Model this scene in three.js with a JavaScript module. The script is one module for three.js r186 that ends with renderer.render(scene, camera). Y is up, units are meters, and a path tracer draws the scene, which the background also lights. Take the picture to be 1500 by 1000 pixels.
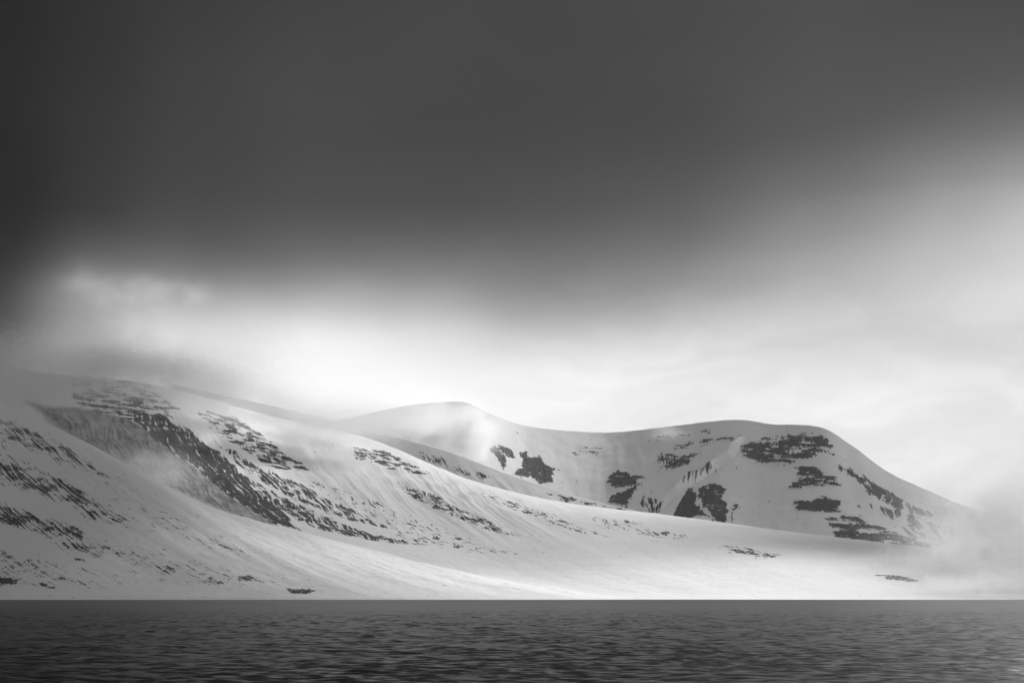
import * as THREE from 'three';

// ---------------------------------------------------------------- camera, sky, sun, exposure
const F = 2000, CAM_H = 8, PITCH = Math.atan(370 / F), R = Math.PI / 180;   // lens in pixels of a 1500 x 1000 frame, eye above the sea, tilt
const scene = new THREE.Scene();
const camera = new THREE.PerspectiveCamera(2 * Math.atan(500 / F) / R, 1024 / 682, 1, 40000);
camera.position.set(0, CAM_H, 0);
camera.rotation.x = PITCH;

const SUN_AZ = 40 * R, SUN_EL = 37 * R;
const sunDir = new THREE.Vector3(Math.sin(SUN_AZ) * Math.cos(SUN_EL), Math.sin(SUN_EL), -Math.cos(SUN_AZ) * Math.cos(SUN_EL));
const sun = new THREE.DirectionalLight(0xffffff, 5);
sun.position.copy(sunDir).multiplyScalar(8000).add(new THREE.Vector3(0, 0, -3500));
sun.target.position.set(0, 0, -3500);
sun.castShadow = true; sun.shadow.radius = 4.5; sun.shadow.mapSize.set(4096, 4096);
Object.assign(sun.shadow.camera, { left: -4500, right: 4500, top: 4500, bottom: -4500, near: 10, far: 20000 });
scene.add(sun, sun.target);

const renderer = new THREE.WebGLRenderer({ antialias: true });
renderer.setSize(1024, 682);
renderer.toneMapping = THREE.LinearToneMapping;
renderer.toneMappingExposure = 1;
renderer.shadowMap.enabled = true; renderer.shadowMap.type = THREE.PCFSoftShadowMap;

// ---------------------------------------------------------------- noise
let seed = 7;
const rnd = () => { seed = (seed + 0x6d2b79f5) | 0; let t = Math.imul(seed ^ (seed >>> 15), 1 | seed); t = (t + Math.imul(t ^ (t >>> 7), 61 | t)) ^ t; return ((t ^ (t >>> 14)) >>> 0) / 4294967296; };
const gauss = () => { const a = Math.sqrt(-2 * Math.log(rnd() + 1e-9)), b = 6.2831853 * rnd(); return a * Math.cos(b); };
const PERM = new Uint8Array(512), GX = new Float32Array(256), GY = new Float32Array(256);
{ const p = Array.from({ length: 256 }, (_, i) => i); for (let i = 255; i > 0; i--) { const j = Math.floor(rnd() * (i + 1)); [p[i], p[j]] = [p[j], p[i]]; }
  for (let i = 0; i < 512; i++) PERM[i] = p[i & 255];
  for (let i = 0; i < 256; i++) { const a = i / 256 * 6.2831853; GX[i] = Math.cos(a); GY[i] = Math.sin(a); } }
function noise(x, y) {                       // gradient noise, about -1..1
  const xf = Math.floor(x), yf = Math.floor(y), xi = xf & 255, yi = yf & 255, a = x - xf, b = y - yf;
  const u = a * a * a * (a * (a * 6 - 15) + 10), v = b * b * b * (b * (b * 6 - 15) + 10);
  const A = PERM[xi] + yi, B = PERM[xi + 1] + yi, g = PERM;
  const i0 = g[A], i1 = g[B], i2 = g[A + 1], i3 = g[B + 1];
  const n0 = GX[i0] * a + GY[i0] * b, n1 = GX[i1] * (a - 1) + GY[i1] * b, n2 = GX[i2] * a + GY[i2] * (b - 1), n3 = GX[i3] * (a - 1) + GY[i3] * (b - 1);
  return 1.5 * (n0 + u * (n1 - n0) + v * (n2 + u * (n3 - n2) - n0 - u * (n1 - n0)));
}
const fbm = (x, y, o = 4, g = 0.5) => { let s = 0, a = 1, t = 0; for (let i = 0; i < o; i++) { s += a * noise(x + i * 17.3, y - i * 9.1); t += a; a *= g; x *= 2.03; y *= 2.03; } return s / t; };
const fbm3 = (x, y, z, o = 3) => (fbm(x + 0.6 * z, y + 31, o) + fbm(y * 0.9 + 5, z + 0.4 * x, o) + fbm(z * 1.1 - 9, x - 0.5 * y, o)) / 1.8;
const clamp = (x, a = 0, b = 1) => x < a ? a : x > b ? b : x;
const lerp = (a, b, t) => a + (b - a) * t;
const step = (x, a, b) => { const t = clamp((x - a) / (b - a)); return t * t * (3 - 2 * t); };
const cr = (a, b, c, d, t) => b + 0.5 * t * (c - a + t * (2 * a - 5 * b + 4 * c - d + t * (3 * (b - c) + d - a)));
const lin = (c) => c <= 0.04045 ? c / 12.92 : ((c + 0.055) / 1.055) ** 2.4;

// ---------------------------------------------------------------- sky: dark cloud deck over a bright band above the horizon
// Tabulated over azimuth and elevation (one unit = 0.02865 degrees; 750 is straight ahead, 870 the horizon); continued round the compass.
{
  const DEG = 0.02865;
  const YS = [-700, -200, 0, 100, 200, 300, 350, 400, 450, 500, 550, 600, 700, 870];
  const TAB = [
    [-900, [94, 84, 84, 80, 80, 86, 96, 116, 144, 178, 205, 222, 228, 228]],
    [-250, [88, 62, 52, 46, 44, 46, 50, 62, 84, 118, 150, 180, 200, 215]],
    [0, [88, 48, 31, 29, 28, 28, 29, 32, 40, 54, 70, 90, 130, 180]],
    [120, [88, 54, 42, 41, 43, 47, 55, 86, 132, 146, 165, 180, 200, 215]],
    [250, [88, 60, 50, 52, 55, 61, 74, 104, 162, 205, 230, 240, 240, 235]],
    [450, [88, 66, 60, 61, 63, 73, 90, 122, 178, 236, 250, 252, 248, 238]],
    [750, [88, 68, 65, 64, 65, 76, 92, 118, 156, 208, 240, 245, 242, 238]],
    [1000, [88, 70, 68, 66, 68, 84, 102, 130, 166, 202, 232, 243, 242, 238]],
    [1200, [90, 72, 72, 72, 78, 108, 134, 162, 186, 208, 226, 236, 236, 234]],
    [1400, [92, 72, 66, 70, 86, 136, 166, 190, 208, 212, 220, 228, 232, 232]],
    [1500, [94, 72, 64, 70, 90, 150, 182, 198, 214, 216, 220, 228, 230, 230]],
    [2200, [100, 88, 80, 84, 104, 156, 184, 200, 212, 216, 220, 226, 228, 228]],
    [3200, [96, 92, 92, 92, 98, 124, 150, 172, 190, 206, 218, 224, 228, 228]],
  ];
  const W = 4096, H = 2048, data = new Float32Array(W * H * 4), period = 360 / DEG;
  const value = (X, Y) => {
    X = ((X + 900) % period + period) % period - 900;
    let k = 0; while (k < TAB.length - 1 && TAB[k + 1][0] <= X) k++;
    const n = TAB.length, at = (j) => TAB[((j % n) + n) % n][1], x0 = TAB[k][0], x1 = k + 1 < n ? TAB[k + 1][0] : TAB[0][0] + period, t = step(X, x0, x1) * 0.5 + 0.5 * clamp((X - x0) / (x1 - x0));
    Y = clamp(Y, YS[0], 869.9);
    let j = 0; while (j < YS.length - 2 && YS[j + 1] <= Y) j++;
    const s = (Y - YS[j]) / (YS[j + 1] - YS[j]), v = (c) => clamp(cr(c[Math.max(0, j - 1)], c[j], c[j + 1], c[Math.min(c.length - 1, j + 2)], s), 20, 256);
    return lerp(v(at(k)), v(at(k + 1)), t);
  };
  for (let r = 0; r < H; r++) {
    const el = (r + 0.5) / H * 180 - 90, Y = 870 - el / DEG;
    for (let c = 0; c < W; c++) {
      // three.js equirectangular: u = atan2(z, x) / 2pi + 0.5
      const phi = ((c + 0.5) / W - 0.5) * 360, az = phi + 90;            // -z (straight ahead) is azimuth 0, +x is 90
      const X = 750 + (((az + 540) % 360) - 180) / DEG;
      let v;
      if (el < -1) v = 200;
      else {
        const wx = 26 * fbm(X / 420, Y / 240, 3), wy = 16 * fbm(X / 300 + 40, Y / 170, 3);
        v = value(X + wx, Y + wy);
        const cloudy = step(Y, 330, 560);
        v += (1 - cloudy) * (6 * fbm(X / 500, Y / 260 + 9, 4));
        const tilt = Y + 0.1 * X, band = fbm(X / 300 + 0.8 * fbm(X / 220, Y / 120, 3), tilt / 80 + 3.7 + 0.5 * fbm(X / 160, Y / 70, 2), 5, 0.55);
        v += cloudy * (20 * band - 4) * step(X, 560, 900);
        const puff = fbm(X / 120 + 7, Y / 70, 5, 0.55);
        v += cloudy * step(Y, 640, 720) * step(X, 1150, 1380) * 26 * clamp(puff + 0.1, -0.6, 0.6);
        const blob = (x, y, a, b, h) => { const q = ((X - x) / a) ** 2 + ((Y - y) / b) ** 2; return q < 6 ? h * Math.exp(-q) : 0; };
        v += (blob(122, 440, 30, 24, 26) + blob(165, 452, 30, 22, 24) + blob(215, 440, 30, 18, 30) + blob(275, 442, 26, 16, 34) + blob(200, 500, 60, 40, 18)) * (0.75 + 0.8 * fbm(X / 40, Y / 30, 3));
      }
      const L = lin(clamp(v, 12, 262) / 255) * 1.1 - 0.013 * (1 - step(Y, 300, 520)), i = (r * W + c) * 4;
      data[i] = data[i + 1] = data[i + 2] = L; data[i + 3] = 1;
    }
  }
  const sky = new THREE.DataTexture(data, W, H, THREE.RGBAFormat, THREE.FloatType);
  sky.mapping = THREE.EquirectangularReflectionMapping; sky.magFilter = THREE.LinearFilter; sky.needsUpdate = true;
  scene.background = sky; scene.environment = sky;
}
console.log('sky done');

// ---------------------------------------------------------------- helpers
const cp = Math.cos(PITCH), sp = Math.sin(PITCH);
function P(px, py, d) {                      // the point seen at pixel (px, py) of the 1500 x 1000 frame, d metres ahead
  const x = (px - 750) / F, y = (500 - py) / F, up = y * cp + sp, ahead = cp - y * sp;
  return [x / ahead * d, CAM_H + up / ahead * d, -d];
}
function toPixel(x, y, z) { const h = y - CAM_H, a = -z * cp + h * sp, u = h * cp + z * sp; return [750 + F * x / a, 500 - F * u / a]; }
const describe = (o, label, category, group, kind) => { o.userData = { label, category }; if (group) o.userData.group = group; if (kind) o.userData.kind = kind; o.castShadow = o.receiveShadow = true; return o; };

// ---------------------------------------------------------------- mountains
// A hill is spanned by lines of fall, each from a point of the crest to its foot, with a concave profile; ribs, gullies and wind relief are added to its height.
function surface(lines, opt) {
  const n = lines.length, top = [], foot = [], ex = [];
  for (const [px, py, d, fx, fd, e] of lines) { top.push(P(px, py, d)); const f = P(fx, 870, fd); f[1] = opt.footHeight ?? -4; foot.push(f); ex.push(e); }
  const pick = (a, k) => a[clamp(k, 0, n - 1)];
  return (u, t) => {                           // u 0..n-1 across, t -0.25..1 down (below 0: behind the crest)
    const k = Math.min(n - 2, Math.floor(u)), s = u - k, q = (a, c) => cr(pick(a, k - 1)[c], a[k][c], a[k + 1][c], pick(a, k + 2)[c], s);
    const T = [q(top, 0), q(top, 1), q(top, 2)], B = [q(foot, 0), q(foot, 1), q(foot, 2)], e = lerp(ex[k], ex[k + 1], s);
    const h = t >= 0 ? B[1] + (T[1] - B[1]) * (1 - t) ** e : B[1] + (T[1] - B[1]) * (1 - (opt.back ?? 2.2) * t * t * (1 - t * 1.2) - (opt.backLin ?? 0.35) * -t);
    return [lerp(T[0], B[0], t), h, lerp(T[2], B[2], t), T[1] - B[1], Math.hypot(B[0] - T[0], B[2] - T[2])];
  };
}

const snowTexture = {};
function makeHill(name, lines, opt) {
  const f = surface(lines, opt), n = lines.length, NU = opt.nu, NT = opt.nt, T0 = opt.t0 ?? -0.25;
  const cols = NU + 1, rows = NT + 1, pos = new Float32Array(cols * rows * 3), U = new Float32Array(cols * rows), T = new Float32Array(cols * rows), S = new Float32Array(cols * rows), L = new Float32Array(cols * rows);
  for (let j = 0; j < rows; j++) for (let i = 0; i < cols; i++) {
    const u = i / NU * (n - 1), t = T0 + (1 - T0) * (j / NT), p = f(u, t), k = j * cols + i;
    pos[k * 3] = p[0]; pos[k * 3 + 1] = p[1]; pos[k * 3 + 2] = p[2]; U[k] = u; T[k] = t; L[k] = t * p[4];
    if (i) { const q = (k - 1) * 3; S[k] = Math.hypot(p[0] - pos[q], p[2] - pos[q + 2]); }
  }
  for (let j = 0; j < rows; j++) { let s = 0, at = 0; for (let i = 0; i < cols; i++) { s += S[j * cols + i]; S[j * cols + i] = s; } at = S[j * cols + Math.floor(NU / 2)]; for (let i = 0; i < cols; i++) S[j * cols + i] -= at; }
  // where on this ground a pixel of the photograph lies
  const shown = []; for (let j = 0; j < rows; j++) for (let i = 0; i < cols; i++) { const k = j * cols + i; if (T[k] >= -0.02 && T[k] < 0.99) { const [a, b] = toPixel(pos[k * 3], pos[k * 3 + 1], pos[k * 3 + 2]); shown.push([a, b, k]); } }
  const cells = new Map(); for (const s of shown) { const key = Math.floor(s[0] / 12) + ',' + Math.floor(s[1] / 12); if (!cells.has(key)) cells.set(key, []); cells.get(key).push(s); }
  const ground = ([px, py]) => {
    let best = null, bd = 1e9;
    for (let r = 0; r < 8 && !best; r += 1) for (let a = -r - 1; a <= r + 1; a++) for (let b = -r - 1; b <= r + 1; b++) for (const s of cells.get((Math.floor(px / 12) + a) + ',' + (Math.floor(py / 12) + b)) ?? []) { const q = (s[0] - px) ** 2 + (s[1] - py) ** 2 + 0.0001 * -pos[s[2] * 3 + 2]; if (q < bd) { bd = q; best = s; } }
    return best ? [pos[best[2] * 3], pos[best[2] * 3 + 2]] : null;
  };
  // relief
  const crestS = S.slice(Math.round(-T0 / (1 - T0) * NT) * cols, Math.round(-T0 / (1 - T0) * NT) * cols + cols);
  for (let k = 0; k < cols * rows; k++) pos[k * 3 + 1] += opt.relief(pos[k * 3], pos[k * 3 + 1], pos[k * 3 + 2], U[k], T[k], crestS[k % cols], L[k]);
  for (const { pts, width, height } of opt.ridges ?? []) {
    const line = pts.map(ground).filter(Boolean);
    for (let k = 0; k < cols * rows; k++) {
      const X = pos[k * 3], Z = pos[k * 3 + 2]; let dd = 1e12, end = 1;
      for (let i = 1; i < line.length; i++) { const [ax, az] = line[i - 1], [bx, bz] = line[i], ex = bx - ax, ez = bz - az, q = clamp(((X - ax) * ex + (Z - az) * ez) / (ex * ex + ez * ez + 1e-9)), v = (X - ax - q * ex) ** 2 + (Z - az - q * ez) ** 2; if (v < dd) { dd = v; end = Math.min(1, (i - 1 + q) * 0.8, (line.length - i - q) * 0.8); } }
      const d = Math.sqrt(dd) / width; if (d < 1) pos[k * 3 + 1] += height * (1 - d) * (1 - d * 0.3) * clamp(end) * (0.8 + 0.3 * noise(X / 60, Z / 60));
    }
  }
  // top-down raster of height, u, t, across, along
  const { x0, x1, z0, z1, w, h } = opt.map, H = new Float32Array(w * h).fill(NaN), RS = new Float32Array(w * h), RL = new Float32Array(w * h), RT = new Float32Array(w * h);
  const sx = w / (x1 - x0), sz = h / (z1 - z0);
  const tri = (a, b, c) => {
    const ax = (pos[a * 3] - x0) * sx - 0.5, ay = (pos[a * 3 + 2] - z0) * sz - 0.5, bx = (pos[b * 3] - x0) * sx - 0.5, by = (pos[b * 3 + 2] - z0) * sz - 0.5, cx = (pos[c * 3] - x0) * sx - 0.5, cy = (pos[c * 3 + 2] - z0) * sz - 0.5;
    const D = (bx - ax) * (cy - ay) - (cx - ax) * (by - ay); if (Math.abs(D) < 1e-9) return;
    const lx = Math.max(0, Math.ceil(Math.min(ax, bx, cx))), hx = Math.min(w - 1, Math.floor(Math.max(ax, bx, cx))), ly = Math.max(0, Math.ceil(Math.min(ay, by, cy))), hy = Math.min(h - 1, Math.floor(Math.max(ay, by, cy)));
    for (let y = ly; y <= hy; y++) for (let x = lx; x <= hx; x++) {
      const p = ((x - ax) * (cy - ay) - (cx - ax) * (y - ay)) / D, q = ((bx - ax) * (y - ay) - (x - ax) * (by - ay)) / D, r = 1 - p - q;
      if (p < -1e-4 || q < -1e-4 || r < -1e-4) continue;
      const k = y * w + x, hh = r * pos[a * 3 + 1] + p * pos[b * 3 + 1] + q * pos[c * 3 + 1];
      if (!(H[k] > hh)) { H[k] = hh; RS[k] = r * crestS[a % cols] + p * crestS[b % cols] + q * crestS[c % cols]; RL[k] = r * L[a] + p * L[b] + q * L[c]; RT[k] = r * T[a] + p * T[b] + q * T[c]; }
    }
  };
  const index = new Uint32Array(NU * NT * 6); let m = 0;
  for (let j = 0; j < NT; j++) for (let i = 0; i < NU; i++) { const a = j * cols + i, b = a + 1, c = a + cols, d = c + 1; tri(a, c, b); tri(b, c, d); index.set([a, c, b, b, c, d], m); m += 6; }
  // rock zones: outlines drawn on the photograph, carried to the ground they lie on
  const dens = new Float32Array(w * h), kind = new Uint8Array(w * h);
  for (const [how, amount, soft, ...pts] of opt.rocks) {
    const poly = pts.map(ground).filter(Boolean); if (poly.length < 3) continue;
    let lx = 1e9, hx = -1e9, ly = 1e9, hy = -1e9; for (const [x, z] of poly) { lx = Math.min(lx, x); hx = Math.max(hx, x); ly = Math.min(ly, z); hy = Math.max(hy, z); }
    for (let y = Math.max(0, Math.floor((ly - soft - z0) * sz)); y <= Math.min(h - 1, (hy + soft - z0) * sz); y++) for (let x = Math.max(0, Math.floor((lx - soft - x0) * sx)); x <= Math.min(w - 1, (hx + soft - x0) * sx); x++) {
      const X = x0 + (x + 0.5) / sx, Z = z0 + (y + 0.5) / sz; let inside = false, dd = 1e12;
      for (let i = 0, j = poly.length - 1; i < poly.length; j = i++) {
        const [ax, az] = poly[j], [bx, bz] = poly[i];
        if ((az > Z) !== (bz > Z) && X < (bx - ax) * (Z - az) / (bz - az) + ax) inside = !inside;
        const ex = bx - ax, ez = bz - az, q = clamp(((X - ax) * ex + (Z - az) * ez) / (ex * ex + ez * ez + 1e-9)); dd = Math.min(dd, (X - ax - q * ex) ** 2 + (Z - az - q * ez) ** 2);
      }
      const s = (inside ? 1 : -1) * Math.sqrt(dd), v = amount * step(s, -soft, soft), k = y * w + x;
      if (v > dens[k]) { dens[k] = v; kind[k] = how; }
    }
  }
  // what the ground is made of: snow with wind crust, bare rock showing through
  const rock = new Float32Array(w * h), rgba = new Uint8Array(w * h * 4), sc = opt.scale ?? 1;
  for (let y = 0, k = 0; y < h; y++) for (let x = 0; x < w; x++, k++) {
    const X = x0 + (x + 0.5) / sx, Z = z0 + (y + 0.5) / sz, hh = H[k]; let b = 0, grey = 0.86;
    if (hh === hh) {
      const s = RS[k] / sc, l = RL[k] / sc;
      let d = dens[k], q;
      const warp = 10 * noise(X / 60 / sc, Z / 60 / sc);
      const streak = fbm((s + 1.1 * warp) / (opt.across ?? 8.5), l / (opt.along ?? 85), 4, 0.62), ledge = fbm((s + 2 * warp) / 46, hh / sc / 8.5 + 0.012 * s, 4, 0.62), lump = fbm(X / 26 / sc, Z / 26 / sc, 5, 0.62), speck = noise(X / 4.2 / sc, Z / 4.2 / sc);
      q = kind[k] === 1 ? 0.62 * ledge + 0.2 * streak + 0.22 * lump + 0.12 * speck : kind[k] === 3 ? 0.4 * ledge + 0.28 * lump + 0.34 * streak + 0.14 * speck : kind[k] === 2 ? 0.6 * lump + 0.25 * ledge + 0.15 * speck : 0.56 * streak + 0.36 * lump + 0.1 * speck;
      const bare = d + (opt.sparse ?? 0);
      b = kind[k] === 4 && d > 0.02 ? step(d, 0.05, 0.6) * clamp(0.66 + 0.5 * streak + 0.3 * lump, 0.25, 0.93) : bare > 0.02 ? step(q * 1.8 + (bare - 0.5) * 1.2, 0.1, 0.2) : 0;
      const crust = fbm((s + warp) / 9, l / 60, 3), grain = noise(X / 2.6, Z / 2.6), drift = fbm(X / 160, Z / 160, 3);
      grey = 0.87 + 0.03 * crust + 0.025 * grain + 0.02 * drift - 0.10 * clamp(d * 1.2) * step(streak + 0.5 * grain, 0.0, 0.7) - (opt.dirt ?? 0) * step(crust + 0.6 * lump + 0.25 * grain, 0.2, 0.9);
    }
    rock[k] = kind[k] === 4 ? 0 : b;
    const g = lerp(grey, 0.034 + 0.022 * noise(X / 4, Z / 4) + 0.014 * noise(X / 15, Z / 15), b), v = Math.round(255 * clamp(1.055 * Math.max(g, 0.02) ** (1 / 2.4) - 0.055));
    rgba[k * 4] = rgba[k * 4 + 1] = rgba[k * 4 + 2] = v; rgba[k * 4 + 3] = 255;
  }
  const tex = new THREE.DataTexture(rgba, w, h, THREE.RGBAFormat); tex.colorSpace = THREE.SRGBColorSpace; tex.magFilter = THREE.LinearFilter; tex.minFilter = THREE.LinearFilter; tex.needsUpdate = true;
  const uv = new Float32Array(cols * rows * 2); for (let k = 0; k < cols * rows; k++) { uv[k * 2] = (pos[k * 3] - x0) / (x1 - x0); uv[k * 2 + 1] = (pos[k * 3 + 2] - z0) / (z1 - z0); }
  const g = new THREE.BufferGeometry(); g.setAttribute('position', new THREE.BufferAttribute(pos, 3)); g.setAttribute('uv', new THREE.BufferAttribute(uv, 2)); g.setIndex(new THREE.BufferAttribute(index, 1)); g.computeVertexNormals();
  const mesh = new THREE.Mesh(g, new THREE.MeshStandardMaterial({ map: tex, roughness: 0.92, metalness: 0, side: THREE.DoubleSide }));
  mesh.material.specularIntensity = 0.3; mesh.name = name; scene.add(mesh);
  outcrops(mesh, { rock, H, w, h, x0, z0, sx, sz }, opt);
  return mesh;
}
// Bare rock that stands out of the snow: every patch of some size is a body of its own, proud of the snow around it.
function outcrops(hill, { rock, H, w, h, x0, z0, sx, sz }, opt) {
  const q = opt.outcropStep ?? 2, W = Math.floor(w / q), Hh = Math.floor(h / q), on = new Uint8Array(W * Hh), seen = new Int32Array(W * Hh).fill(-1), found = [];
  for (let y = 1; y < Hh - 1; y++) for (let x = 1; x < W - 1; x++) { let s = 0, ok = true; for (let a = 0; a < q; a++) for (let b = 0; b < q; b++) { const k = (y * q + a) * w + x * q + b; s += rock[k]; ok &&= H[k] === H[k] && H[k] > 1; } on[y * W + x] = ok && s > 0.5 * q * q ? 1 : 0; }
  for (let k = 0; k < W * Hh; k++) if (on[k] && seen[k] < 0) {
    const list = [k]; seen[k] = found.length;
    for (let i = 0; i < list.length && list.length < 3000; i++) for (const j of [list[i] - 1, list[i] + 1, list[i] - W, list[i] + W]) if (on[j] && seen[j] < 0) { seen[j] = found.length; list.push(j); }
    found.push(list);
  }
  const sized = found.map((list) => {
    let a = 1e9, b = -1e9, c = 1e9, d = -1e9; for (const k of list) { const x = k % W, y = Math.floor(k / W), X = x0 + (x + 0.5) * q / sx, Z = z0 + (y + 0.5) * q / sz, p = toPixel(X, H[(y * q) * w + x * q], Z); a = Math.min(a, p[0]); b = Math.max(b, p[0]); c = Math.min(c, p[1]); d = Math.max(d, p[1]); }
    return { list, size: Math.max(b - a, d - c), inside: b > -20 && a < 1520 };
  }).filter((o) => o.inside && o.size >= 7 && o.list.length > 5).sort((a, b) => b.size - a.size).slice(0, opt.outcrops ?? 220);
  sized.forEach(({ list }, n) => {
    const rockMaterial = hill.userData.rock ??= Object.assign(hill.material.clone(), { flatShading: true });
    const ids = new Map(), pos = [], idx = [], has = new Set(list), lift = opt.lift ?? 1.6;
    const vert = (x, y, low) => {
      const key = (y * (W + 1) + x) * 2 + low; if (ids.has(key)) return ids.get(key);
      const jx = 0.45 * noise(x * 0.71 + 3, y * 0.83), jy = 0.45 * noise(x * 0.77, y * 0.69 + 8), fx = clamp((x + jx) * q, 0, w - 1), fy = clamp((y + jy) * q, 0, h - 1), k = Math.round(fy) * w + Math.round(fx), hh = H[k] === H[k] ? H[k] : 0;
      pos.push(x0 + fx / sx, low ? hh - 2.5 : hh + lift * (0.5 + 0.9 * Math.abs(noise(x * 0.9, y * 0.9 + 50)) + 0.5 * rnd()), z0 + fy / sz);
      ids.set(key, pos.length / 3 - 1); return pos.length / 3 - 1;
    };
    for (const k of list) {
      const x = k % W, y = Math.floor(k / W), a = vert(x, y, 0), b = vert(x + 1, y, 0), c = vert(x, y + 1, 0), d = vert(x + 1, y + 1, 0);
      idx.push(a, c, b, b, c, d);
      const wall = (xa, ya, xb, yb) => { const e = vert(xa, ya, 0), f = vert(xb, yb, 0), g = vert(xa, ya, 1), i = vert(xb, yb, 1); idx.push(e, f, g, f, i, g); };
      if (!has.has(k - W)) wall(x, y, x + 1, y); if (!has.has(k + W)) wall(x + 1, y + 1, x, y + 1); if (!has.has(k - 1)) wall(x, y + 1, x, y); if (!has.has(k + 1)) wall(x + 1, y, x + 1, y + 1);
    }
    const g = new THREE.BufferGeometry(); g.setAttribute('position', new THREE.Float32BufferAttribute(pos, 3)); g.setIndex(idx); g.computeVertexNormals();
    const uv = []; for (let i = 0; i < pos.length; i += 3) uv.push((pos[i] - x0) * sx / w, (pos[i + 2] - z0) * sz / h); g.setAttribute('uv', new THREE.Float32BufferAttribute(uv, 2));
    const o = new THREE.Mesh(g, rockMaterial); o.name = 'rock_outcrop' + (n ? '_' + String(n).padStart(3, '0') : ''); o.castShadow = o.receiveShadow = true; hill.add(o);
  });
  console.log(hill.name, 'outcrops', sized.length, 'of', found.length);
}
const ridged = (x, y, o = 3) => { let s = 0, a = 1, t = 0; for (let i = 0; i < o; i++) { s += a * (1 - Math.abs(noise(x, y + i * 7))) ; t += a; a *= 0.5; x *= 2.1; y *= 1.6; } return s / t; };

// far mountain with a col and a spur, plateau top
const farMountain = makeHill('mountain_far', [
  [100, 700, 6500, 250, 5000, 1.2], [350, 655, 6400, 440, 5000, 1.2], [500, 615, 6300, 560, 5000, 1.2], [590, 595, 6200, 640, 5000, 1.2], [640, 589, 6150, 684, 4950, 1.2], [682, 589, 6100, 722, 4950, 1.2], [722, 607, 6150, 756, 5000, 1.2],
  [780, 625, 6300, 808, 5050, 1.2], [880, 633, 6400, 880, 5000, 1.2], [960, 627, 6250, 948, 4850, 1.12], [1040, 617, 6000, 968, 4750, 1.12], [1090, 615, 5850, 980, 4550, 1.14],
  [1130, 621, 5750, 1068, 4550, 1.18], [1200, 625, 5600, 1190, 4500, 1.2], [1245, 650, 5560, 1300, 4500, 1.2], [1300, 690, 5500, 1420, 4500, 1.2], [1360, 718, 5430, 1510, 4400, 1.2], [1440, 750, 5300, 1610, 4350, 1.2], [1650, 815, 5000, 1800, 4300, 1.2],
], {
  nu: 620, nt: 330, footHeight: 25, t0: -0.3, scale: 2.1, sparse: 0.09, dirt: 0.1, lift: 3, outcrops: 230, back: 1.5, backLin: 0.25,
  map: { x0: -1400, x1: 2400, z0: -6900, z1: -4250, w: 2048, h: 1536 },
  relief: (x, y, z, u, t, s, l) => { const a = step(t, 0.0, 0.12) * (1 - step(t, 0.75, 1)); return a * (5 * (ridged(s / 330, l / 900, 3) - 0.6) + 3 * fbm(s / 60, l / 260, 3) + 8 * fbm(x / 420, z / 420, 3)) + 2.2 * fbm(x / 70, z / 70, 3); },
  ridges: [{ pts: [[1086, 641], [1078, 655], [1066, 672], [1050, 685], [1030, 698], [1008, 708], [990, 722], [972, 738], [952, 754]], width: 26, height: 50 }],
  rocks: [
    [3, 0.8, 14, [713, 655], [737, 654], [753, 660], [753, 669], [744, 672], [737, 688], [729, 671]], [3, 0.8, 10, [759, 661], [773, 661], [774, 670], [762, 670]], [1, 0.9, 14, [750, 694], [765, 684], [767, 671], [792, 669], [798, 681], [819, 688], [806, 695], [809, 707], [790, 708], [778, 698]],
    [1, 0.94, 24, [890, 700], [905, 689], [938, 700], [930, 713], [895, 712]], [3, 0.86, 24, [898, 726], [938, 709], [918, 744], [894, 738]],
    [3, 0.73, 24, [956, 665], [1026, 664], [1010, 678], [985, 690], [965, 680]], [0, 0.64, 28, [985, 712], [1030, 688], [1050, 690], [1000, 716]],
    [3, 0.92, 12, [984, 758], [1000, 728], [1010, 715], [1022, 721], [1018, 738], [1032, 752], [1052, 767], [1000, 765]], [1, 0.86, 12, [1024, 714], [1040, 708], [1065, 715], [1058, 728], [1067, 748], [1063, 770], [1046, 760], [1030, 742], [1022, 730]], [0, 0.55, 24, [1066, 745], [1085, 730], [1080, 770], [1064, 775]],
    [0, 0.65, 20, [935, 740], [945, 718], [970, 742], [962, 752]],
    [1, 0.66, 28, [1076, 657], [1120, 647], [1216, 641], [1220, 667], [1160, 681], [1088, 670]], [1, 0.6, 24, [1115, 641], [1210, 636], [1212, 644], [1120, 648]],
    [1, 0.65, 28, [1165, 684], [1195, 684], [1230, 712], [1170, 700]], [1, 0.78, 24, [1160, 705], [1222, 698], [1232, 714], [1155, 720]], [1, 0.84, 24, [1163, 738], [1236, 734], [1230, 752], [1170, 752]],
    [1, 0.81, 24, [1200, 758], [1262, 756], [1265, 764], [1205, 765]], [1, 0.68, 28, [1210, 766], [1262, 764], [1310, 776], [1385, 802], [1320, 815], [1225, 803]],
    [0, 0.65, 32, [1228, 682], [1250, 688], [1300, 716], [1372, 756], [1350, 757], [1290, 735], [1255, 708]], [0, 0.55, 28, [1270, 735], [1320, 745], [1330, 765], [1290, 755]],
    [1, 0.57, 24, [985, 650], [1080, 641], [1080, 647], [990, 657]], [1, 0.48, 24, [960, 637], [1085, 628], [1085, 634], [965, 642]], [1, 0.46, 28, [840, 658], [880, 655], [882, 668], [842, 668]],
    [0, 0.48, 40, [1330, 745], [1400, 775], [1390, 800], [1310, 785]],
  ],
});
describe(farMountain, 'snowy flat-topped mountain with dark rock bands beyond the white apron', 'mountain', null, 'structure');

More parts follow.
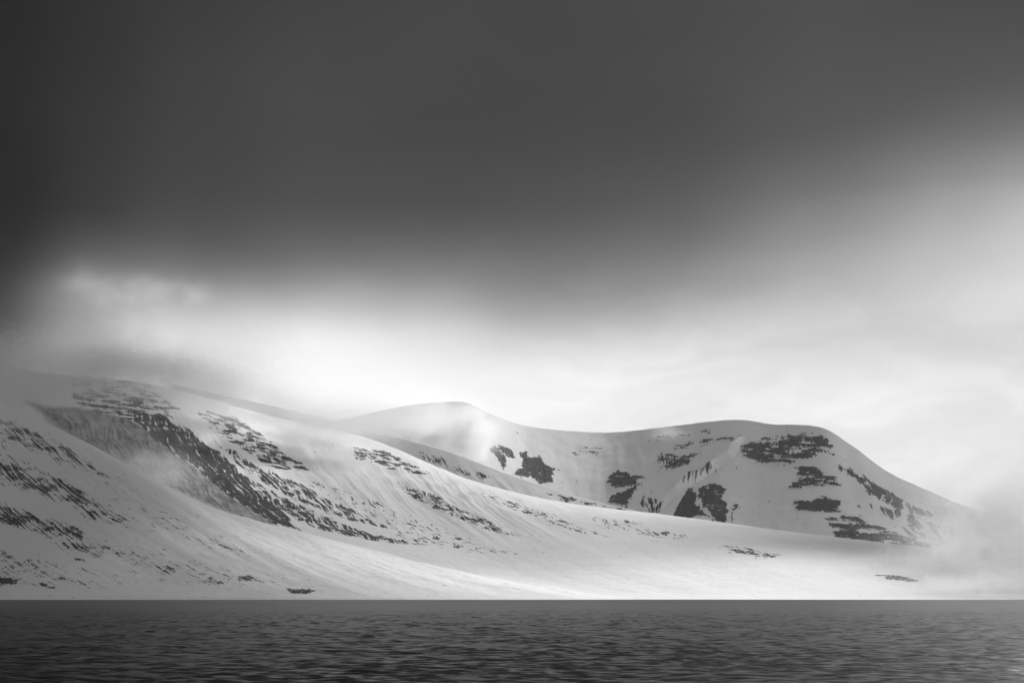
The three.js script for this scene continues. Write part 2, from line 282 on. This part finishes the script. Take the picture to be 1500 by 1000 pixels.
// second crest line behind the massif
const midRidge = makeHill('ridge_mid', [
  [250, 560, 4700, 500, 3800, 1.3], [430, 600, 4550, 680, 3800, 1.3], [536, 628, 4450, 760, 3780, 1.3], [588, 641, 4420, 800, 3760, 1.3], [650, 657, 4380, 840, 3750, 1.3], [720, 684, 4320, 900, 3740, 1.25], [800, 712, 4260, 960, 3720, 1.2], [860, 730, 4220, 1010, 3710, 1.2], [930, 747, 4170, 1060, 3690, 1.2], [990, 762, 4140, 1100, 3690, 1.2], [1060, 785, 4100, 1150, 3680, 1.2], [1200, 810, 4050, 1250, 3680, 1.2],
], {
  nu: 300, nt: 140, footHeight: 20, t0: -0.6, scale: 1.4, lift: 1.8, outcrops: 70, back: 0.9, backLin: 0.5,
  map: { x0: -1300, x1: 1100, z0: -5000, z1: -3600, w: 1536, h: 1024 },
  relief: (x, y, z, u, t, s, l) => { const a = step(Math.abs(t), 0.0, 0.2); return a * 8 * (ridged(s / 120, l / 500) - 0.6) + 1.6 * fbm(x / 60, z / 60, 3); },
  rocks: [[0, 0.52, 14, [600, 655], [650, 668], [720, 698], [700, 704], [620, 676]], [2, 0.60, 10, [780, 714], [850, 731], [880, 742], [820, 734]], [2, 0.55, 10, [860, 735], [950, 754], [930, 756]], [1, 0.45, 14, [630, 670], [700, 690], [690, 700], [640, 684]]],
});
describe(midRidge, 'snow crest running down behind the streaked massif', 'ridge', null, 'structure');

// the massif whose apron runs out to the shore
const massif = makeHill('mountain_massif', [
  [-420, 480, 3250, 60, 1975, 2.1], [-150, 512, 3300, 330, 1975, 2.15], [60, 546, 3380, 520, 1975, 2.2], [190, 559, 3470, 660, 1975, 2.2], [290, 580, 3600, 760, 1975, 2.2], [390, 609, 3750, 860, 1975, 2.15], [470, 627, 3900, 950, 1975, 2.1],
  [530, 640, 4000, 1010, 1975, 2.05], [580, 658, 3980, 1050, 1975, 1.95], [644, 686, 3920, 1085, 1975, 1.8], [700, 707, 3860, 1130, 1975, 1.65], [790, 730, 3800, 1185, 1975, 1.5], [870, 743, 3750, 1240, 1975, 1.4], [960, 753, 3700, 1300, 1975, 1.3], [1080, 769, 3600, 1380, 1975, 1.25],
  [1210, 786, 3500, 1470, 1975, 1.2], [1380, 805, 3300, 1590, 1975, 1.2], [1600, 830, 3000, 1780, 1975, 1.2], [1950, 852, 2700, 2050, 1975, 1.2],
], {
  nu: 900, nt: 520, footHeight: -5, t0: -0.18, outcrops: 300, lift: 1.3, back: 3, backLin: 0.6,
  map: { x0: -1500, x1: 1500, z0: -4300, z1: -1960, w: 2048, h: 2048 },
  relief: (x, y, z, u, t, s, l) => {
    const a = step(t, 0.0, 0.1) * (1 - step(t, 0.26, 0.52)) * (1 - step(u, 9, 12.5)), wob = 30 * noise(s / 300, l / 500);
    return a * (13 * (ridged((s + wob) / 230, l / 2400, 2) - 0.62) + 3 * fbm((s + wob) / 38, l / 420, 3) + 2.6 * Math.sin(y / 7.5 + 2 * noise(s / 120, 3)) * (1 - step(t, .16, .34)))
      + step(-z, 2010, 2300) * (1.2 * fbm(s / 130, l / 500, 3) + 1.0 * fbm(x / 90, z / 60, 3)) + 2.2 * step(-z, 2000, 2020) + 0.5 * fbm(x / 16, z / 16, 2);
  },
  rocks: [
    [1, .55, 20, [90, 556], [215, 556], [262, 600], [240, 625], [180, 622], [110, 600]],
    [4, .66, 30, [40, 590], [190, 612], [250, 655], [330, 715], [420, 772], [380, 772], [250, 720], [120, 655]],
    [0, .84, 22, [188, 614], [238, 608], [285, 640], [330, 672], [372, 712], [415, 748], [440, 778], [395, 768], [340, 735], [285, 690], [228, 650]],
    [0, .62, 16, [330, 680], [372, 705], [450, 745], [520, 775], [620, 800], [580, 798], [470, 778], [400, 745]],
    [1, .58, 16, [282, 600], [345, 612], [385, 640], [440, 680], [455, 692], [400, 690], [330, 645]],
    [0, .56, 14, [310, 640], [390, 690], [450, 715], [530, 752], [570, 775], [480, 755], [400, 718], [340, 680]],
    [0, .36, 18, [560, 770], [690, 795], [780, 815], [700, 812], [590, 795]],
    [1, .56, 14, [512, 655], [560, 660], [612, 685], [640, 700], [575, 692], [520, 672]],
    [0, .54, 14, [575, 705], [640, 728], [700, 755], [765, 788], [735, 785], [650, 755], [590, 722]],
    [0, .44, 14, [690, 718], [740, 732], [820, 758], [900, 790], [850, 782], [760, 752]],
    [0, .36, 20, [860, 755], [940, 765], [960, 780], [880, 775]], [1, .42, 12, [620, 665], [720, 700], [712, 706], [625, 676]],
    [0, .34, 24, [440, 700], [520, 720], [640, 770], [720, 800], [600, 780], [500, 745]],
    [2, .74, 12, [1282, 844], [1300, 844], [1322, 847], [1352, 853], [1332, 854], [1296, 850]], [0, .5, 14, [1060, 797], [1150, 815], [1120, 820], [1050, 804]], [0, .46, 14, [930, 775], [1010, 785], [990, 792], [925, 782]], [0, .3, 14, [1050, 800], [1140, 815], [1120, 822], [1060, 812]], [0, .32, 18, [380, 780], [470, 785], [480, 800], [390, 800]],
  ],
  sparse: 0.03, dirt: 0.05,
});
describe(massif, 'broad snow mountain streaked with dark rock ribs above a white shore apron', 'mountain', null, 'structure');

// the near slope
const nearHill = makeHill('hill_near', [
  [-1000, 180, 2850, -530, 1970, 1.5], [-700, 300, 2800, -230, 1970, 1.5], [-420, 400, 2800, 50, 1970, 1.5], [-200, 492, 2780, 270, 1970, 1.5], [-90, 545, 2760, 380, 1970, 1.5], [0, 590, 2740, 470, 1970, 1.5], [60, 617, 2730, 505, 1970, 1.5], [120, 646, 2720, 540, 1970, 1.5], [200, 688, 2710, 586, 1970, 1.4], [290, 736, 2690, 638, 1970, 1.4], [370, 762, 2670, 685, 1970, 1.4], [440, 780, 2640, 725, 1970, 1.4], [540, 806, 2600, 783, 1970, 1.4], [660, 835, 2500, 853, 1970, 1.4], [820, 864, 2400, 970, 1970, 1.4], [1000, 880, 2300, 1150, 1970, 1.4],
], {
  nu: 620, nt: 330, footHeight: -5, t0: -0.3, outcrops: 200, lift: 1.0, back: 2.4, backLin: 0.7,
  map: { x0: -1250, x1: 350, z0: -3100, z1: -1960, w: 2048, h: 1536 },
  relief: (x, y, z, u, t, s, l) => step(-z, 2000, 2200) * (step(t, 0, .1) * (5 * fbm(s / 190, l / 500, 3) + 1.0 * (1 - step(t, .4, .7)) * fbm(s / 34, l / 120, 3)) + 1.4 * fbm(x / 45, z / 45, 3)) + 2.2 * step(-z, 2000, 2020) + 0.6 * fbm(x / 13, z / 13, 3),
  rocks: [
    [0, 0.44, 25.6, [-20, 600], [30, 625], [110, 660], [200, 720], [120, 690], [0, 650]], [0, 0.54, 22.4, [-20, 660], [40, 680], [130, 725], [180, 755], [90, 735], [-20, 700]],
    [0, 0.56, 19.2, [-20, 735], [20, 742], [100, 770], [150, 795], [60, 785], [-20, 765]], [0, 0.44, 22.4, [90, 730], [170, 755], [210, 775], [130, 765]], [0, 0.46, 22.4, [60, 780], [140, 795], [220, 815], [140, 815], [70, 800]],
    [2, .85, 9, [100, 817], [128, 821], [126, 825], [104, 822]], [2, .95, 9, [-20, 844], [22, 851], [30, 857], [14, 861], [-20, 858]], [2, .85, 8, [56, 857], [80, 862], [78, 865], [60, 862]],
    [2, .8, 10, [416, 864], [432, 864], [464, 867], [450, 872], [424, 871]], [2, .5, 12, [300, 845], [360, 852], [350, 858], [290, 850]], [0, 0.36, 32, [150, 790], [300, 830], [420, 850], [350, 862], [200, 840]], [0, 0.34, 35.2, [-20, 800], [120, 840], [220, 862], [0, 862]], [0, 0.28, 48, [180, 720], [300, 780], [420, 820], [330, 815], [200, 770]],
  ],
  sparse: 0.09, dirt: 0.09, across: 6.5, along: 130,
});
describe(nearHill, 'steep snow slope in cloud shade with thin rock streaks beside the sea', 'hill', null, 'structure');

// ---------------------------------------------------------------- sea
{
  const rows = 900, cols = 480, pos = new Float32Array((rows + 1) * (cols + 1) * 3), nor = new Float32Array((rows + 1) * (cols + 1) * 3), idx = new Uint32Array(rows * cols * 6);
  const wave = (x, z, fine) => 0.05 * fbm(x / 40, z / 9, 2) + 0.04 * noise(x / 20 + 4, z / 3.4) + fine * (0.2 * noise(x / 4.5, z / 0.8 + 9) + 0.13 * noise(x / 2.2 + 3, z / 0.42)) * (0.8 + 0.3 * fbm(x / 70, z / 22, 2));
  let m = 0, d = -200;
  for (let j = 0; j <= rows; j++) {
    d = j < 20 ? -400 + j * 25 : j === 20 ? 90 : d * (2120 / 90) ** (1 / (rows - 20));
    for (let i = 0; i <= cols; i++) {
      const k = j * (cols + 1) + i, s = i / cols * 2 - 1, x = s * (Math.abs(d) * 0.5 + 120 + 2500 * Math.abs(s) ** 7), z = -d, e = 0.06, fine = 1 - 0.9 * step(d, 100, 900);
      const h = wave(x, z, fine), hx = (wave(x + e, z, fine) - h) / e, hz = (wave(x, z + e, fine) - h) / e, q = 1 / Math.hypot(hx, hz, 1);
      pos.set([x, h, z], k * 3); nor.set([-hx * q, q, -hz * q], k * 3);
      if (j < rows && i < cols) { const b = k + cols + 1; idx.set([k, k + 1, b, k + 1, b + 1, b], m); m += 6; }
    }
  }
  const g = new THREE.BufferGeometry(); g.setAttribute('position', new THREE.BufferAttribute(pos, 3)); g.setAttribute('normal', new THREE.BufferAttribute(nor, 3)); g.setIndex(new THREE.BufferAttribute(idx, 1));
  const mat = new THREE.MeshPhysicalMaterial({ roughness: 0.34, metalness: 0, ior: 1.33, specularIntensity: 0.62 }); mat.color.setRGB(0.006, 0.006, 0.006);
  const sea = new THREE.Mesh(g, mat); sea.name = 'sea'; scene.add(sea);
  describe(sea, 'dark rippled sea reaching to the snowy shore', 'sea', null, 'structure');
}

// ---------------------------------------------------------------- mist and cloud: banks of fine droplets and ice plates hanging in the air
const half = sunDir.clone();                   // the plates lie across the light
const mistMaterial = new THREE.MeshPhysicalMaterial({ roughness: 1, specularIntensity: 0, transmission: 0.75, thickness: 0 }); mistMaterial.color.setRGB(0.98, 0.98, 0.98);
function clump(count, spread, size) {          // a puff: many small plates, loosely strewn
  const pos = [], plate = new THREE.TetrahedronGeometry(1), p = plate.attributes.position, q = new THREE.Quaternion(), v = new THREE.Vector3(), ahead = new THREE.Vector3(0, 0, 1), flat = new THREE.Matrix4().makeScale(1, 1, 0.3);
  for (let i = 0; i < count; i++) {
    const c = [gauss() * spread, gauss() * spread * 0.7, gauss() * spread], k = size * (0.6 + 0.8 * rnd()), spin = new THREE.Quaternion().setFromAxisAngle(ahead, 6.28 * rnd());
    q.setFromUnitVectors(ahead, new THREE.Vector3(half.x + 0.25 * gauss(), half.y + 0.25 * gauss(), half.z + 0.25 * gauss()).normalize());
    for (let j = 0; j < p.count; j++) { v.fromBufferAttribute(p, j).applyMatrix4(flat).applyQuaternion(spin).applyQuaternion(q).multiplyScalar(k); pos.push(v.x + c[0], v.y + c[1], v.z + c[2]); }
  }
  const g = new THREE.BufferGeometry(); g.setAttribute('position', new THREE.Float32BufferAttribute(pos, 3)); g.computeVertexNormals(); return g;
}
function bank(name, label, blobs, count, size, patchy, sizeOf = 150) {
  const o = new THREE.InstancedMesh(clump(24, size * 24, size), mistMaterial, count), total = blobs.reduce((s, b) => s + b[6], 0), M = new THREE.Matrix4(), q = new THREE.Quaternion(), c = new THREE.Vector3(), s = new THREE.Vector3();
  let n = 0;
  for (const [px, py, d, rx, ry, rz, wgt] of blobs) {
    const at = P(px, py, d), want = Math.round(count * wgt / total);
    for (let i = 0, tries = 0; i < want && tries < want * 12 && n < count; tries++) {
      c.set(at[0] + rx * gauss(), at[1] + ry * gauss(), at[2] + rz * gauss());
      if (c.y < 3 || fbm3(c.x / sizeOf, c.y / sizeOf * 1.3, c.z / sizeOf) * patchy + 0.5 < rnd()) continue;
      q.setFromAxisAngle(half, 6.283 * rnd());
      const k = 0.7 + 0.6 * rnd(); M.compose(c, q, s.set(k, k, k)); o.setMatrixAt(n++, M); i++;
    }
  }
  o.count = n; o.name = name; scene.add(o);
  return describe(o, label, name.includes('cloud') ? 'cloud' : 'mist', null, 'stuff');
}
// px, py, distance ahead, half-widths in metres, share
bank('cloud', 'bright cloud wrapping the summit of the streaked massif', [
  [70, 548, 3150, 120, 36, 110, 2.0], [190, 556, 3250, 90, 32, 110, 1.9], [280, 574, 3350, 90, 32, 110, 1.4], [370, 600, 3480, 90, 30, 120, 1.4], [450, 617, 3600, 90, 28, 120, 1.3], [520, 626, 3750, 80, 26, 120, 1.0], [600, 606, 4700, 110, 45, 150, 1.3], [-60, 560, 3050, 110, 40, 110, 1.0], [290, 535, 3400, 200, 40, 160, .8],
], 320000, 0.21, 1.3);
bank('cloud_001', 'thin torn cloud wisps in front of the far col', [[690, 636, 4900, 45, 45, 60, 1], [672, 655, 4900, 25, 30, 50, .7], [640, 625, 5000, 90, 40, 80, .8], [978, 634, 5300, 36, 16, 60, .07]], 85000, 0.24, 2.2, 70);
bank('mist', 'thin mist curling in the dark gully behind the near slope', [[215, 680, 2950, 55, 30, 50, 1], [240, 700, 2930, 35, 20, 40, .5], [130, 640, 3000, 90, 45, 60, .7]], 40000, 0.16, 2, 50);
bank('mist_001', 'pale fog bank lying on the snowy shore beside the sea', [
  [1480, 800, 2600, 90, 60, 200, 2.4], [1440, 830, 2400, 70, 30, 160, 1.2], [1540, 740, 2700, 110, 70, 220, 2.4], [1430, 785, 2700, 45, 45, 120, .6], [1475, 755, 2700, 60, 45, 150, 1.8], [1500, 860, 2150, 110, 14, 80, .8], [1650, 760, 2700, 150, 90, 250, 2],
], 230000, 0.19, 1.2, 90);
console.log('mist done');

// high cloud deck between the sun and the near slopes, above the frame: it shades them
{
  const shade = (x, z) => {                    // how much of the sun it takes from the ground at x, z
    const d = -z, near = 60 - (d - 2000) * 1.2;
    return clamp(0.96 * (1 - step(x + 140 * fbm(x / 300, z / 300, 3), near - 470, near + 400)) + 0.34 * step(x, -900, -600) * step(d - 0.35 * x, 2450, 2900) * (1 - step(d, 3300, 3800)) + 0.36 * step(x + 0.25 * (d - 2000) + 60 * noise(x / 300, z / 300), 720, 1150));
  };
  const o = new THREE.InstancedMesh(new THREE.IcosahedronGeometry(1, 1), mistMaterial, 75000), M = new THREE.Matrix4(), q = new THREE.Quaternion(), c = new THREE.Vector3(), s = new THREE.Vector3();
  const r = 16, area = 4400 * 2600, full = area / (Math.PI * r * r * 0.62); let n = 0;
  for (let i = 0; i < full * 3 && n < 60000; i++) {
    const x = -2200 + 4400 * rnd(), z = -1700 - 2600 * rnd(), want = -Math.log(1 - Math.min(0.95, shade(x, z)));
    if (rnd() * 3 > want) continue;
    const alt = 5000 + 60 * gauss(), k = (alt - 130) / sunDir.y;
    c.set(x, 130, z).addScaledVector(sunDir, k); const f = 0.6 + 0.7 * rnd(); M.compose(c, q, s.set(r * f, r * f * 0.6, r * f)); o.setMatrixAt(n++, M);
  }
  for (let i = 0; i < 9000; i++) {               // its thin, higher part over the far mountain
    const x = -900 + 3300 * rnd(), z = -4300 - 2500 * rnd(), alt = 7600 + 80 * gauss();
    if (fbm(x / 500, z / 500, 3) * 0.8 + 0.62 * step(x, -200, 700) < rnd()) continue;
    c.set(x, 400, z).addScaledVector(sunDir, (alt - 400) / sunDir.y); const f = 1 + 0.8 * rnd(); M.compose(c, q, s.set(r * f, r * f * 0.6, r * f)); o.setMatrixAt(n++, M);
  }
  o.count = n; o.name = 'cloud_002'; scene.add(o); console.log('deck', n);
  describe(o, 'grey cloud high above the shaded slopes', 'cloud', null, 'stuff');
}

scene.fog = new THREE.FogExp2(0xffffff, 1.8e-5);
renderer.render(scene, camera);
